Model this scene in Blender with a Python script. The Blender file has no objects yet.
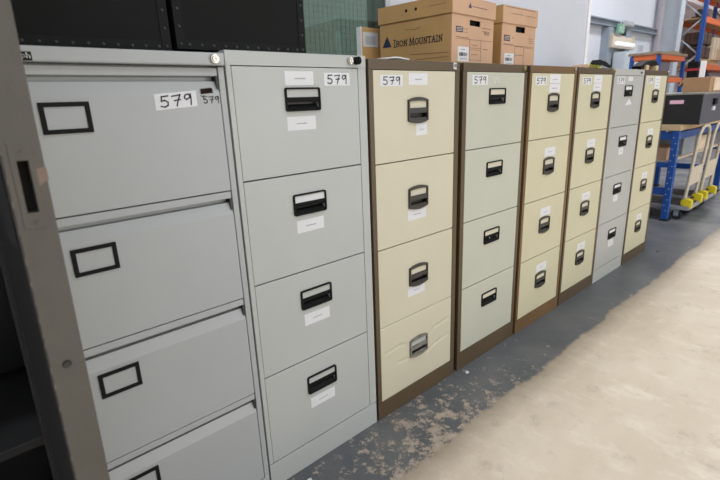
import bpy, math, random
from mathutils import Matrix, Vector
random.seed(4)
C = bpy.context.scene.collection
pi = math.pi

# ------------------------------------------------------------------ materials
def lin(c):
    return tuple(((v/255)/12.92 if v/255 <= .04045 else ((v/255+.055)/1.055)**2.4) for v in c)+(1,)
def mat(name, rgb, rough=.5, metal=0, var=.04, scale=8, spec=.5, bump=0, emit=None):
    m = bpy.data.materials.new(name); m.use_nodes = True
    nt = m.node_tree; b = nt.nodes['Principled BSDF']
    b.inputs['Roughness'].default_value = rough; b.inputs['Metallic'].default_value = metal
    b.inputs['Specular IOR Level'].default_value = spec
    c = lin(rgb)
    tc = nt.nodes.new('ShaderNodeTexCoord')
    n = nt.nodes.new('ShaderNodeTexNoise'); n.inputs['Scale'].default_value = scale; n.inputs['Detail'].default_value = 4
    nt.links.new(tc.outputs['Object'], n.inputs['Vector'])
    r = nt.nodes.new('ShaderNodeValToRGB')
    r.color_ramp.elements[0].position = .3; r.color_ramp.elements[1].position = .7
    r.color_ramp.elements[0].color = tuple(v*(1-var*2) for v in c[:3])+(1,)
    r.color_ramp.elements[1].color = tuple(min(1, v*(1+var)) for v in c[:3])+(1,)
    nt.links.new(n.outputs['Fac'], r.inputs['Fac']); nt.links.new(r.outputs['Color'], b.inputs['Base Color'])
    if bump:
        bp = nt.nodes.new('ShaderNodeBump'); bp.inputs['Strength'].default_value = bump; bp.inputs['Distance'].default_value = .002
        n2 = nt.nodes.new('ShaderNodeTexNoise'); n2.inputs['Scale'].default_value = scale*12
        nt.links.new(tc.outputs['Object'], n2.inputs['Vector'])
        nt.links.new(n2.outputs['Fac'], bp.inputs['Height']); nt.links.new(bp.outputs['Normal'], b.inputs['Normal'])
    if emit:
        b.inputs['Emission Color'].default_value = lin(rgb); b.inputs['Emission Strength'].default_value = emit
    return m
M = dict(
    grey1=mat('warm grey enamel', (163,167,170), .45, var=.02, scale=3),
    grey2=mat('cool grey enamel', (173,177,177), .42, var=.02, scale=3),
    grey7=mat('blue grey enamel', (172,174,172), .42, var=.02, scale=3),
    cream3=mat('cream enamel', (198,193,173), .42, var=.02, scale=3),
    cream4=mat('greenish cream enamel', (184,186,173), .42, var=.02, scale=3),
    cream5=mat('soft cream enamel', (197,192,165), .42, var=.02, scale=3),
    brown=mat('brown enamel', (84,69,49), .4, var=.06, scale=5),
    brown5=mat('reddish brown enamel', (108,82,48), .4, var=.08, scale=5),
    dark=mat('black void steel', (18,18,18), .8),
    blackp=mat('black plastic', (12,13,15), .65, var=.03, spec=.2),
    brownp=mat('dark brown plastic', (50,47,43), .4, var=.03),
    slot=mat('charcoal plastic', (36,36,38), .5, var=.03),
    worn=mat('worn handle metal', (120,118,112), .45, var=.25, scale=40),
    ink=mat('marker ink', (28,30,48), .6, var=.05),
    faint=mat('grey print', (120,122,128), .7),
    paper=mat('white paper', (212,214,219), .7, var=.01),
    card=mat('cream card', (204,199,182), .7, var=.01),
    chrome=mat('chrome lock', (190,188,182), .25, .9),
    brass=mat('brass lock', (180,165,120), .3, .9),
    scuff=mat('dark marker scribble', (62,40,38), .7),
    door=mat('putty grey enamel', (82,79,73), .6, var=.05, scale=14, bump=.15),
    doorin=mat('shaded grey steel', (30,30,31), .6, var=.1, scale=6),  # dark grey, with the shade inside cupboard and door painted in
    chip=mat('chipped edge paint', (112,106,96), .6, var=.1, scale=40),
    tape=mat('brown tape', (120,102,88), .5, var=.15, scale=30),
    case=mat('black laminate', (11,13,14), .75, var=.12, scale=5, spec=.2),
    casee=mat('black edge strip', (13,15,17), .7, spec=.2),
    rivet=mat('dark steel rivet', (60,63,66), .45, .6),
    cboard=mat('brown cardboard', (198,158,104), .8, var=.04, scale=6),
    cboard2=mat('pinkish cardboard', (196,160,132), .8, var=.04, scale=6),
    navy=mat('navy print', (42,48,84), .7),
    print_=mat('brown print', (96,76,66), .7),
    red=mat('red print', (176,110,96), .7),
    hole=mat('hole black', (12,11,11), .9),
    white=mat('white wall paint', (202,206,217), .7, var=.01),
    clad=mat('white cladding', (220,224,234), .6, var=.01),
    steel=mat('blue grey steel', (205,213,222), .5, var=.05, scale=3),
    steeld=mat('dark blue grey steel', (148,158,170), .5, var=.05, scale=3),
    lgrey=mat('pale grey metal', (186,190,196), .5),
    orange=mat('orange beam paint', (226,112,58), .5, var=.05),
    blue=mat('blue frame paint', (26,78,158), .45, var=.06),
    chipb=mat('chipboard', (150,132,112), .8, var=.12, scale=14),
    ply=mat('plywood', (206,180,142), .7, var=.08, scale=6),
    tan=mat('tan timber', (196,162,118), .8, var=.1, scale=8),
    pale=mat('pale carton', (214,196,172), .8, var=.06),
    beige=mat('beige plastic', (208,198,182), .6),
    tube=mat('white tube', (248,248,250), .4),
    green=mat('green sign', (120,182,150), .5),
    greenp=mat('green plastic', (60,130,66), .5, var=.1),
    yellow=mat('yellow plastic', (226,206,40), .45, var=.03),
    yg=mat('yellow green plastic', (198,204,84), .5),
    tubecream=mat('cream tube', (200,190,172), .4, var=.04),
    rubber=mat('dark rubber', (34,36,46), .7),
    deck=mat('grey deck', (66,63,62), .7, var=.08),
    bumper=mat('light grey bumper', (150,150,152), .6),
    blk=mat('black case side', (34,34,35), .5, var=.08),
    trim=mat('grey metal trim', (158,158,150), .4, .3),
    slate=mat('slate case front', (78,78,90), .55, var=.04),
    pink=mat('pink label', (246,198,218), .6, var=.05),
    pipe=mat('pinkish grey pipe', (176,169,178), .6),
    pbrown=mat('dark brown goods', (92,66,54), .8, var=.3, scale=20),
    ceil=mat('pale ceiling', (205,207,210), .8),
)
def window_mat():
    m = bpy.data.materials.new('green tinted glass'); m.use_nodes = True; nt = m.node_tree
    for n in list(nt.nodes): nt.nodes.remove(n)
    o = nt.nodes.new('ShaderNodeOutputMaterial'); t = nt.nodes.new('ShaderNodeBsdfTransparent')
    g = nt.nodes.new('ShaderNodeBsdfGlossy'); mx = nt.nodes.new('ShaderNodeMixShader')
    t.inputs['Color'].default_value = lin((178,192,180)); g.inputs['Color'].default_value = (.8,.92,.8,1); g.inputs['Roughness'].default_value = .02
    lw = nt.nodes.new('ShaderNodeLayerWeight'); pw = nt.nodes.new('ShaderNodeMath'); pw.operation = 'POWER'; pw.inputs[1].default_value = 2.2
    f = nt.nodes.new('ShaderNodeMath'); f.operation = 'MULTIPLY_ADD'; f.inputs[1].default_value = .85; f.inputs[2].default_value = .06
    nt.links.new(lw.outputs['Facing'], pw.inputs[0]); nt.links.new(pw.outputs[0], f.inputs[0])
    nt.links.new(f.outputs[0], mx.inputs[0]); nt.links.new(t.outputs[0], mx.inputs[1]); nt.links.new(g.outputs[0], mx.inputs[2])
    nt.links.new(mx.outputs[0], o.inputs['Surface']); return m
M['glass'] = window_mat()

def floor_mat():
    m = bpy.data.materials.new('worn painted concrete'); m.use_nodes = True; nt = m.node_tree; N = nt.nodes; L = nt.links
    b = N['Principled BSDF']; b.inputs['Specular IOR Level'].default_value = .35
    tc = N.new('ShaderNodeTexCoord'); sp = N.new('ShaderNodeSeparateXYZ'); L.new(tc.outputs['Object'], sp.inputs[0])
    def noise(s, d=6, r=.6, sx=None):
        n = N.new('ShaderNodeTexNoise'); n.inputs['Scale'].default_value = s; n.inputs['Detail'].default_value = d; n.inputs['Roughness'].default_value = r
        if sx:
            mp = N.new('ShaderNodeMapping'); mp.inputs['Scale'].default_value = sx; L.new(tc.outputs['Object'], mp.inputs[0]); L.new(mp.outputs[0], n.inputs['Vector'])
        else: L.new(tc.outputs['Object'], n.inputs['Vector'])
        return n.outputs['Fac']
    def math_(op, a, b_, c=None, clamp=False):
        n = N.new('ShaderNodeMath'); n.operation = op; n.use_clamp = clamp
        for i, v in enumerate((a, b_, c)):
            if v is None: continue
            if isinstance(v, (int, float)): n.inputs[i].default_value = v
            else: L.new(v, n.inputs[i])
        return n.outputs[0]
    def ramp(v, stops):
        r = N.new('ShaderNodeValToRGB'); L.new(v, r.inputs[0]); e = r.color_ramp.elements
        while len(e) < len(stops): e.new(.5)
        for k, (p, c) in enumerate(stops): e[k].position = p; e[k].color = lin(c) if len(c) == 3 else c
        return r.outputs[0]
    def step(v, a, b_): 
        n = N.new('ShaderNodeMapRange'); n.clamp = True; L.new(v, n.inputs[0]); n.inputs[1].default_value = a; n.inputs[2].default_value = b_; return n.outputs[0]
    def mix(f, a, b_):
        n = N.new('ShaderNodeMix'); n.data_type = 'RGBA'; L.new(f, n.inputs[0])
        for i, v in ((6, a), (7, b_)):
            if isinstance(v, tuple): n.inputs[i].default_value = v
            else: L.new(v, n.inputs[i])
        return n.outputs[2]
    conc = ramp(noise(1.6, 8, .62, (1, 1.6, 1)), [(.3, (194,179,159)), (.45, (203,189,170)), (.58, (209,196,178)), (.75, (218,206,190))])
    streak = step(noise(5, 9, .76, (1.6, .8, 1)), .52, .70)
    conc = mix(math_('MULTIPLY', streak, .75), conc, lin((226,218,202)))
    conc = mix(math_('MULTIPLY', step(noise(9, 8, .75), .55, .75), .5), conc, lin((136,125,112)))
    paint = ramp(noise(3, 7, .65), [(.3, (78,82,88)), (.5, (91,94,98)), (.72, (108,108,109))])
    paint = mix(math_('MULTIPLY', step(noise(22, 6, .8), .6, .75), .35), paint, lin((118,116,114)))
    # ragged edge of the painted walkway at y = -0.25
    wob = math_('MULTIPLY', math_('SUBTRACT', noise(2.2, 8, .68), .5), .09)
    wob2 = math_('MULTIPLY', math_('SUBTRACT', noise(26, 5, .7), .5), .05)
    yy = math_('ADD', sp.outputs['Y'], math_('ADD', wob, wob2))
    edge = step(yy, -.262, -.246)
    # chips: strongest around x 0.2..1.4
    d = math_('ABSOLUTE', math_('SUBTRACT', sp.outputs['X'], .62), None)
    near = math_('SUBTRACT', .13, math_('MULTIPLY', d, .115)); near = math_('MAXIMUM', near, .022)
    nearedge = math_('MULTIPLY', step(sp.outputs['Y'], -.02, -.24), .045)
    ch = math_('ADD', noise(15, 10, .84), math_('ADD', near, nearedge))
    chips = step(ch, .655, .675)
    chipc = ramp(noise(30, 4), [(.3, (142,130,118)), (.7, (176,163,148))])
    pc = mix(chips, paint, chipc)
    far = step(sp.outputs['X'], 3.7, 4.6)
    pc = mix(math_('MULTIPLY', far, step(noise(2.5, 7, .6), .4, .62)), pc, lin((136,136,136)))
    # browner transition on the bare concrete side
    tr = step(yy, -.37, -.25)
    conc = mix(math_('MULTIPLY', tr, .8), conc, lin((138,124,108)))
    col = mix(edge, conc, pc); L.new(col, b.inputs['Base Color'])
    L.new(ramp(edge, [(0, (.62,)*3+(1,)), (1, (.42,)*3+(1,))]), b.inputs['Roughness'])
    bp = N.new('ShaderNodeBump'); bp.inputs['Strength'].default_value = .25; bp.inputs['Distance'].default_value = .002
    L.new(math_('SUBTRACT', noise(14, 6), math_('MULTIPLY', chips, .3)), bp.inputs['Height']); L.new(bp.outputs[0], b.inputs['Normal'])
    return m
M['floor'] = floor_mat()

# ------------------------------------------------------------------ mesh builder
class MB:
    def __init__(s): s.v = []; s.f = []; s.mi = []; s.sm = []; s.cur = 0
    def m(s, i): s.cur = i; return s
    def add(s, vs, fs, smooth=False):
        k = len(s.v); s.v += [tuple(v) for v in vs]
        for f in fs: s.f.append([k+i for i in f]); s.mi.append(s.cur); s.sm.append(smooth)
        return s
    def box(s, x0, x1, y0, y1, z0, z1):
        return s.add([(x0,y0,z0),(x1,y0,z0),(x1,y1,z0),(x0,y1,z0),(x0,y0,z1),(x1,y0,z1),(x1,y1,z1),(x0,y1,z1)],
                     [(3,2,1,0),(4,5,6,7),(0,1,5,4),(1,2,6,5),(2,3,7,6),(3,0,4,7)])
    def prism(s, prof, axis, a, b, smooth=False):
        n = len(prof)
        def P(p, t):
            return {'x': (t, p[0], p[1]), 'y': (p[0], t, p[1]), 'z': (p[0], p[1], t)}[axis]
        return s.add([P(p, a) for p in prof]+[P(p, b) for p in prof],
                     [tuple(range(n))[::-1], tuple(range(n, 2*n))]+[(i, (i+1) % n, n+(i+1) % n, n+i) for i in range(n)], smooth)
    def cyl(s, c, r, h, axis='z', n=20, r2=None):
        r2 = r if r2 is None else r2; vs = []
        for t, rr in ((0, r), (h, r2)):
            for i in range(n):
                a = 2*pi*i/n; u, w = rr*math.cos(a), rr*math.sin(a)
                vs.append({'z': (c[0]+u, c[1]+w, c[2]+t), 'y': (c[0]+u, c[1]+t, c[2]+w), 'x': (c[0]+t, c[1]+u, c[2]+w)}[axis])
        return s.add(vs, [tuple(range(n))[::-1], tuple(range(n, 2*n))]+[(i, (i+1) % n, n+(i+1) % n, n+i) for i in range(n)])
    def ring(s, outer, inner, y0, y1):
        n = len(outer); vs = [(p[0], y0, p[1]) for p in outer]+[(p[0], y0, p[1]) for p in inner]+[(p[0], y1, p[1]) for p in outer]+[(p[0], y1, p[1]) for p in inner]
        fs = []
        for i in range(n):
            j = (i+1) % n
            fs += [(i, j, n+j, n+i), (2*n+i, 3*n+i, 3*n+j, 2*n+j), (i, 2*n+i, 2*n+j, j), (n+i, n+j, 3*n+j, 3*n+i)]
        return s.add(vs, fs)
    def tube(s, pts, r, n=10):
        pts = [Vector(p) for p in pts]; vs = []; up = None
        for i, p in enumerate(pts):
            t = (pts[min(i+1, len(pts)-1)]-pts[max(i-1, 0)]).normalized()
            if up is None: up = t.orthogonal().normalized()
            else: up = (up-t*up.dot(t)).normalized()
            sd = t.cross(up)
            for k in range(n):
                a = 2*pi*k/n; vs.append(p+up*r*math.cos(a)+sd*r*math.sin(a))
        fs = [tuple(range(n))[::-1], tuple(range((len(pts)-1)*n, len(pts)*n))]
        for i in range(len(pts)-1):
            for k in range(n):
                fs.append((i*n+k, i*n+(k+1) % n, (i+1)*n+(k+1) % n, (i+1)*n+k))
        return s.add(vs, fs, True)
    def stroke(s, pl, w, T, th=.0004):
        """ribbon along a 2-D polyline; T maps (u, v, height) to 3-D"""
        for a, b in zip(pl[:-1], pl[1:]):
            dx, dy = b[0]-a[0], b[1]-a[1]; l = math.hypot(dx, dy) or 1e-9; dx, dy = dx/l*w/2, dy/l*w/2
            q = [(a[0]-dx-dy, a[1]-dy+dx), (a[0]-dx+dy, a[1]-dy-dx), (b[0]+dx+dy, b[1]+dy-dx), (b[0]+dx-dy, b[1]+dy+dx)]
            s.add([T(u, v, 0) for u, v in q]+[T(u, v, th) for u, v in q], [(0,1,2,3),(7,6,5,4),(0,4,5,1),(1,5,6,2),(2,6,7,3),(3,7,4,0)])
        return s
    def plate(s, xs, zs, hole, y0, y1, disp=None):
        """front plate between grid lines xs, zs with a rectangular hole (i0, i1, k0, k1) of cells"""
        nx, nz = len(xs), len(zs); d = disp or (lambda x, z: 0)
        vs = [(x, y0+d(x, z), z) for z in zs for x in xs]+[(x, y1, z) for z in zs for x in xs]; o = nx*nz; fs = []
        inside = lambda i, k: hole and hole[0] <= i < hole[1] and hole[2] <= k < hole[3]
        full = lambda i, k: 0 <= i < nx-1 and 0 <= k < nz-1 and not inside(i, k)
        for k in range(nz-1):
            for i in range(nx-1):
                if not full(i, k): continue
                a, b, c, e = k*nx+i, k*nx+i+1, (k+1)*nx+i+1, (k+1)*nx+i
                fs += [(a, b, c, e), (o+e, o+c, o+b, o+a)]
                if not full(i, k-1): fs.append((a, o+a, o+b, b))
                if not full(i, k+1): fs.append((e, c, o+c, o+e))
                if not full(i-1, k): fs.append((a, e, o+e, o+a))
                if not full(i+1, k): fs.append((b, o+b, o+c, c))
        return s.add(vs, fs)
    def build(s, name, mats, parent=None, bevel=0, label=None, smooth=False, seg=2):
        me = bpy.data.meshes.new(name); me.from_pydata(s.v, [], s.f)
        for m_ in (mats if isinstance(mats, (list, tuple)) else [mats]): me.materials.append(M[m_] if isinstance(m_, str) else m_)
        for p, i, q in zip(me.polygons, s.mi, s.sm): p.material_index = i; p.use_smooth = q or smooth
        me.validate(); me.update()
        o = bpy.data.objects.new(name, me); C.objects.link(o)
        if parent: o.parent = parent
        if bevel:
            b = o.modifiers.new('Bevel', 'BEVEL'); b.width = bevel; b.segments = seg; b.limit_method = 'ANGLE'; b.angle_limit = .7
        if label: o['label'] = label
        return o
def thing(name, label, cat, loc=(0,0,0), rz=0, group=None):
    o = bpy.data.objects.new(name, None); o.empty_display_size = .05; C.objects.link(o)
    o.location = loc; o.rotation_euler = (0, 0, rz); return tag(o, label, cat, group)
def tag(o, label, cat, group=None):
    o['label'] = label; o['category'] = cat
    if group: o['group'] = group
    return o
def struct(o): o['kind'] = 'structure'; return o

# ------------------------------------------------------------------ lettering
D579 = [[(.9,1),(.15,.97),(.1,.56),(.5,.62),(.86,.42),(.82,.14),(.45,0),(0,.1)]], \
       [[(0,.93),(1,1),(.72,.55),(.5,0)], [(.25,.5),(.98,.56)]], \
       [[(.88,.78),(.62,1),(.22,.92),(.1,.68),(.36,.5),(.78,.66),(.9,.98)], [(.9,.98),(.92,.45),(.86,-.02)]]
def write579(mb, u0, v0, w, h, T, lw=None, tilt=0):
    """tilt: rise over the whole width"""
    lw = lw or h*.1; cw = w/3
    for k, g in enumerate(D579):
        for pl in g: mb.stroke([(u0+k*cw+x*cw*.72, v0+y*h+tilt*(k*cw+x*cw*.72)/w) for x, y in pl], lw, T)
def lines_print(mb, u0, v0, w, h, T, rows=1, seed=0):
    r = random.Random(seed)
    for j in range(rows):
        v = v0+h*(j+.5)/rows; u = u0
        while u < u0+w:
            l = r.uniform(.004, .009); l = min(l, u0+w-u); mb.stroke([(u, v-.001), (u+l*.5, v+.001), (u+l, v)], .0014, T); u += l+.0025
S = {  # serif capitals as strokes, unit height
 'I': (.36, [[(.18,0),(.18,1)], [(0,0),(.36,0)], [(0,1),(.36,1)]]),
 'R': (.72, [[(.15,0),(.15,1)], [(0,1),(.45,1),(.62,.86),(.62,.64),(.45,.5),(.15,.5)], [(.38,.5),(.74,0)], [(0,0),(.3,0)]]),
 'O': (.86, [[(.43,0),(.14,.14),(0,.5),(.14,.86),(.43,1),(.72,.86),(.86,.5),(.72,.14),(.43,0)]]),
 'N': (.84, [[(.14,0),(.14,1),(.7,0),(.7,1)], [(0,0),(.28,0)], [(.56,1),(.84,1)]]),
 'M': (1.0, [[(.12,0),(.16,1),(.5,.1),(.84,1),(.88,0)], [(0,0),(.26,0)], [(.74,0),(1,0)]]),
 'U': (.8, [[(.12,1),(.12,.3),(.25,.06),(.42,0),(.58,.06),(.68,.3),(.68,1)], [(0,1),(.26,1)], [(.56,1),(.8,1)]]),
 'T': (.72, [[(.36,0),(.36,1)], [(0,.86),(0,1),(.72,1),(.72,.86)], [(.22,0),(.5,0)]]),
 'A': (.84, [[(.08,0),(.42,1),(.76,0)], [(.2,.36),(.64,.36)], [(-.04,0),(.2,0)], [(.64,0),(.88,0)]]),
 'p': (.6, [[(.1,-.35),(.1,.65)], [(.1,.5),(.35,.65),(.55,.45),(.55,.2),(.35,0),(.1,.12)]]),
 'h': (.6, [[(.1,0),(.1,1)], [(.1,.45),(.35,.65),(.52,.5),(.52,0)]]),
}
def write(mb, text, u0, v0, h, width, T, lw, small=.8):
    tot = 0; items = []; start = True
    for ch in text:
        if ch == ' ': tot += .3; start = True; continue
        k = (1 if start else small) if small != 1 else 1; items.append((ch, k, tot)); tot += S[ch][0]*k+.14; start = False
    sx = width/tot
    for ch, k, t in items:
        for pl in S[ch][1]: mb.stroke([(u0+(t+x*k)*sx, v0+y*k*h) for x, y in pl], lw, T)

# ------------------------------------------------------------------ handles
def rect_handle(par, cx, zt, w=.12, h=.064, cardmat='card', frame='blackp', label=None):
    x0, x1, z0, z1 = cx-w/2, cx+w/2, zt-h, zt; zm = z0+h*.55; b = .005
    mb = MB()
    def rr(x0, x1, z0, z1, r):
        pts = []
        for (cx_, cz_, a0) in ((x1-r, z1-r, 0), (x0+r, z1-r, 90), (x0+r, z0+r, 180), (x1-r, z0+r, 270)):
            for k in range(4): a = math.radians(a0+k*30); pts.append((cx_+r*math.cos(a), cz_+r*math.sin(a)))
        return pts
    mb.ring(rr(x0, x1, z0, z1, .006), rr(x0+b, x1-b, z0+b, z1-b, .003), -.0055, .0005)
    mb.box(x0+b-.001, x1-b+.001, -.0035, .0, zm-.003, zm+.003)           # bar under the card
    mb.prism([(-.004, zm-.003), (-.0015, zm-.003), (.004, zm-.010), (-.002, zm-.010)], 'x', x0+b, x1-b)  # grip lip
    mb.m(1); mb.prism([(.0, zm-.003), (.0165, zm-.003), (.0165, z0+.019), (-.0005, z0+b), (-.002, z0+b), (-.0005, z0+b-.001), (.0178, z0+.012), (.0178, zm-.001), (.0, zm-.001)], 'x', x0+b, x1-b)
    mb.m(0); mb.prism([(-.001, z0+b), (.016, z0+.019), (.012, z0+.019), (-.004, z0+b+.001)], 'x', x0+b+.001, x1-b-.001)
    o = mb.build('handle', [frame, 'slot'], par, .0006, label)
    MB().box(x0+b, x1-b, -.0012, -.0004, zm+.003, z1-b).build('name_card', cardmat, par)
    return (x0+b, x1-b, z0+.006, zm-.004)
def round_handle(par, cx, zt, w=.104, h=.089, cardmat='card', frame='brownp', label=None):
    x0, x1, z0, z1 = cx-w/2, cx+w/2, zt-h, zt; b = .006; sag = .009
    def outl(x0, x1, z0, z1, sag):
        n = 10; pts = []
        for k in range(n+1):
            t = k/n; pts.append((x1+(x0-x1)*t, z1-sag+sag*(1-(2*t-1)**2)))
        for k in range(n+1):
            t = k/n; pts.append((x0+(x1-x0)*t, z0+sag-sag*(1-(2*t-1)**2)))
        return pts
    mb = MB(); mb.ring(outl(x0, x1, z0, z1, sag), outl(x0+b, x1-b, z0+.012, z1-.012, .003), -.0075, .0005)
    zc = z1-.012-.024                                                   # bottom of the card window
    mb.box(x0+b-.001, x1-b+.001, -.006, .0, zc-.018, zc)                # broad grip band
    mb.m(1); mb.box(x0+b, x1-b, .015, .0175, z0+.014, zc-.016)
    mb.prism([(.0, z0+.008), (.0, z0+.013), (.015, z0+.02), (.0175, z0+.014)], 'x', x0+b, x1-b)
    mb.box(x0+b-.0005, x0+b+.001, 0, .0165, z0+.012, zc-.001); mb.box(x1-b-.001, x1-b+.0005, 0, .0165, z0+.012, zc-.001)
    mb.m(0); mb.prism([(-.004, z0+.011), (-.004, z0+.020), (.006, z0+.017), (.006, z0+.011)], 'x', x0+b, x1-b)
    mb.build('handle', [frame, 'slot'], par, .0008, label)
    MB().box(x0+b, x1-b, -.0012, -.0004, zc, z1-.013).build('name_card', cardmat, par)
    return (x0+b, x1-b, z0+.016, zc-.010)

# ------------------------------------------------------------------ filing cabinets
H = 1.321
def T_front(y): return lambda u, v, t: (u, y-t, v)
def label_on(par, x0, x1, z0, z1, name='label', kind='print', seed=0, skew=0, tilt=0, T=None):
    y = -.0006
    MB().add([(x0, y, z0), (x1, y, z0+tilt), (x1, y, z1+tilt+skew), (x0, y, z1+skew*0), (x0, y+.0004, z0), (x1, y+.0004, z0+tilt), (x1, y+.0004, z1+tilt+skew), (x0, y+.0004, z1)],
             [(0,1,2,3),(7,6,5,4),(0,4,5,1),(1,5,6,2),(2,6,7,3),(3,7,4,0)]).build(name, 'paper', par)
    w, h = x1-x0, z1-z0; mb = MB()
    if kind == '579':
        write579(mb, x0+w*.13, z0+h*.16+tilt*.13, w*.82, h*.66, T_front(y-.0002), h*.085, tilt*.8); mb.build('handwriting', 'ink', par)
    elif kind == 'print':
        lines_print(mb, x0+w*.33, z0+h*.42+tilt*.4, w*.36, h*.12, T_front(y-.0002), 1, seed); mb.build('printing', 'faint', par)
    elif kind == 'two':
        lines_print(mb, x0+w*.25, z0+h*.70, w*.5, h*.06, T_front(y-.0002), 1, seed); lines_print(mb, x0+w*.25, z0+h*.2, w*.5, h*.06, T_front(y-.0002), 1, seed+3)
        mb.stroke([(x0, z0+h*.5), (x1, z0+h*.5)], .0012, T_front(y-.0002)); mb.build('printing', 'faint', par)
def cabinet(label, loc, W, body, drawer, tops, bot, handle, hw, labels, cards='card', lft=.020, rgt=.028, frame=None, dent=False, h=H, depth=.61, gap=.0035, topbar=None):
    t = thing('filing_cabinet', label, 'filing cabinet', loc, 0, 'four-drawer filing cabinets standing in the row')
    xa, xb = lft, W-rgt; zt = tops[0]
    mb = MB()
    mb.box(0, lft-.001, 0, .03, bot, zt+.002); mb.box(xb+.002, W, 0, .03, bot, zt+.002)     # stiles
    mb.box(0, W, -.001, .03, zt+.002, h)                                               # top bar
    mb.box(0, W, 0, .03, 0, bot-.003)                                                  # plinth
    mb.box(0, W, .03, depth, 0, h)
    mb.m(1).box(.006, W-.006, .0285, .0300, .05, zt+.001)  # black sheet behind the drawers, paints in the shade of the gaps
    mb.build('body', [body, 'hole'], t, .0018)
    pitch_b = [z-.0 for z in tops[1:]]+[bot]
    for k, z1 in enumerate(tops):
        z0 = pitch_b[k]+gap if k < 3 else bot+.0005
        e = bpy.data.objects.new('tmp', None)
        cx = (xa+xb)/2
        # recess position comes from the handle geometry
        if handle == 'rect': hz = z1-hw[k]; hole = (cx-.055, cx+.055, hz-.064+.006, hz-.064+.0352-.001)
        else: hz = z1-hw[k]; hole = (cx-.046, cx+.046, hz-.089+.013, hz-.036-.010)
        bpy.data.objects.remove(e)
        if dent and k == 3:
            xs = sorted(set([xa+(xb-xa)*i/110 for i in range(111)]+[hole[0], hole[1]])); zs = sorted(set([z0+(z1-z0)*i/76 for i in range(77)]+[hole[2], hole[3]]))
            segs = [((.045,.272),(.125,.279),.0024,.005), ((.125,.279),(.16,.268),.002,.006), ((.115,.208),(.172,.203),.0028,.004), ((.288,.188),(.345,.206),.0035,.0045), ((.345,.206),(.425,.216),.0025,.0045),
                    ((.29,.256),(.345,.284),.0025,.006), ((.345,.284),(.43,.292),.0025,.005)]
            def disp(x, z):
                v = .003*math.exp(-((x-cx)/.10)**2-((z-(hz-.045))/.05)**2)*(1 if abs(x-cx) > .06 else .0)
                for (a, b, amp, wd) in segs:
                    dx, dz = b[0]-a[0], b[1]-a[1]; l2 = dx*dx+dz*dz; s_ = max(0, min(1, ((x-a[0])*dx+(z-a[1])*dz)/l2))
                    dd = math.hypot(x-a[0]-s_*dx, z-a[1]-s_*dz); v += amp*.75*math.exp(-(dd/wd)**2)
                edge = min(1, (x-xa)/.02, (xb-x)/.02, (z-z0)/.02, (z1-z)/.02)
                if abs(x-cx) < .05 and abs(z-(hz-.045)) < .048: return 0
                return max(0, v*max(0, edge))
            i0, i1, k0, k1 = xs.index(hole[0]), xs.index(hole[1]), zs.index(hole[2]), zs.index(hole[3])
            dr = MB().plate(xs, zs, (i0, i1, k0, k1), 0, .022, disp).build('drawer', drawer, t, 0, 'drawer with a creased and dented front', True)
        else:
            dr = MB().plate([xa, hole[0], hole[1], xb], [z0, hole[2], hole[3], z1], (1, 2, 1, 2), 0, .022).build('drawer', drawer, t, .0012)
        if handle == 'rect': rect_handle(dr, cx, hz, cardmat=(cards[k] if isinstance(cards, list) else cards), frame=frame or 'blackp')
        elif dent and k == 3: round_handle(dr, cx, hz, cardmat='grey2', frame='worn', label='handle scuffed to bare grey metal')
        else: round_handle(dr, cx, hz, cardmat=cards, frame=frame or 'brownp')
        for j, L_ in enumerate(labels[k]):
            label_on(dr, *L_[:4], name='label', kind=L_[4], seed=k*7+j, tilt=L_[5] if len(L_) > 5 else 0)
    return t
def lock(par, x, z, m='chrome', r=.011, key=False, y=-.001, name='lock', label=None):
    mb = MB().cyl((x, y-.007, z), r, .008, 'y', 20).cyl((x, y-.010, z), r*.72, .004, 'y', 20)
    mb.m(1).box(x-.0012, x+.0012, y-.0106, y-.0095, z-.005, z+.005)
    return mb.build(name, [m, 'hole'], par, .0006, label)

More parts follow.
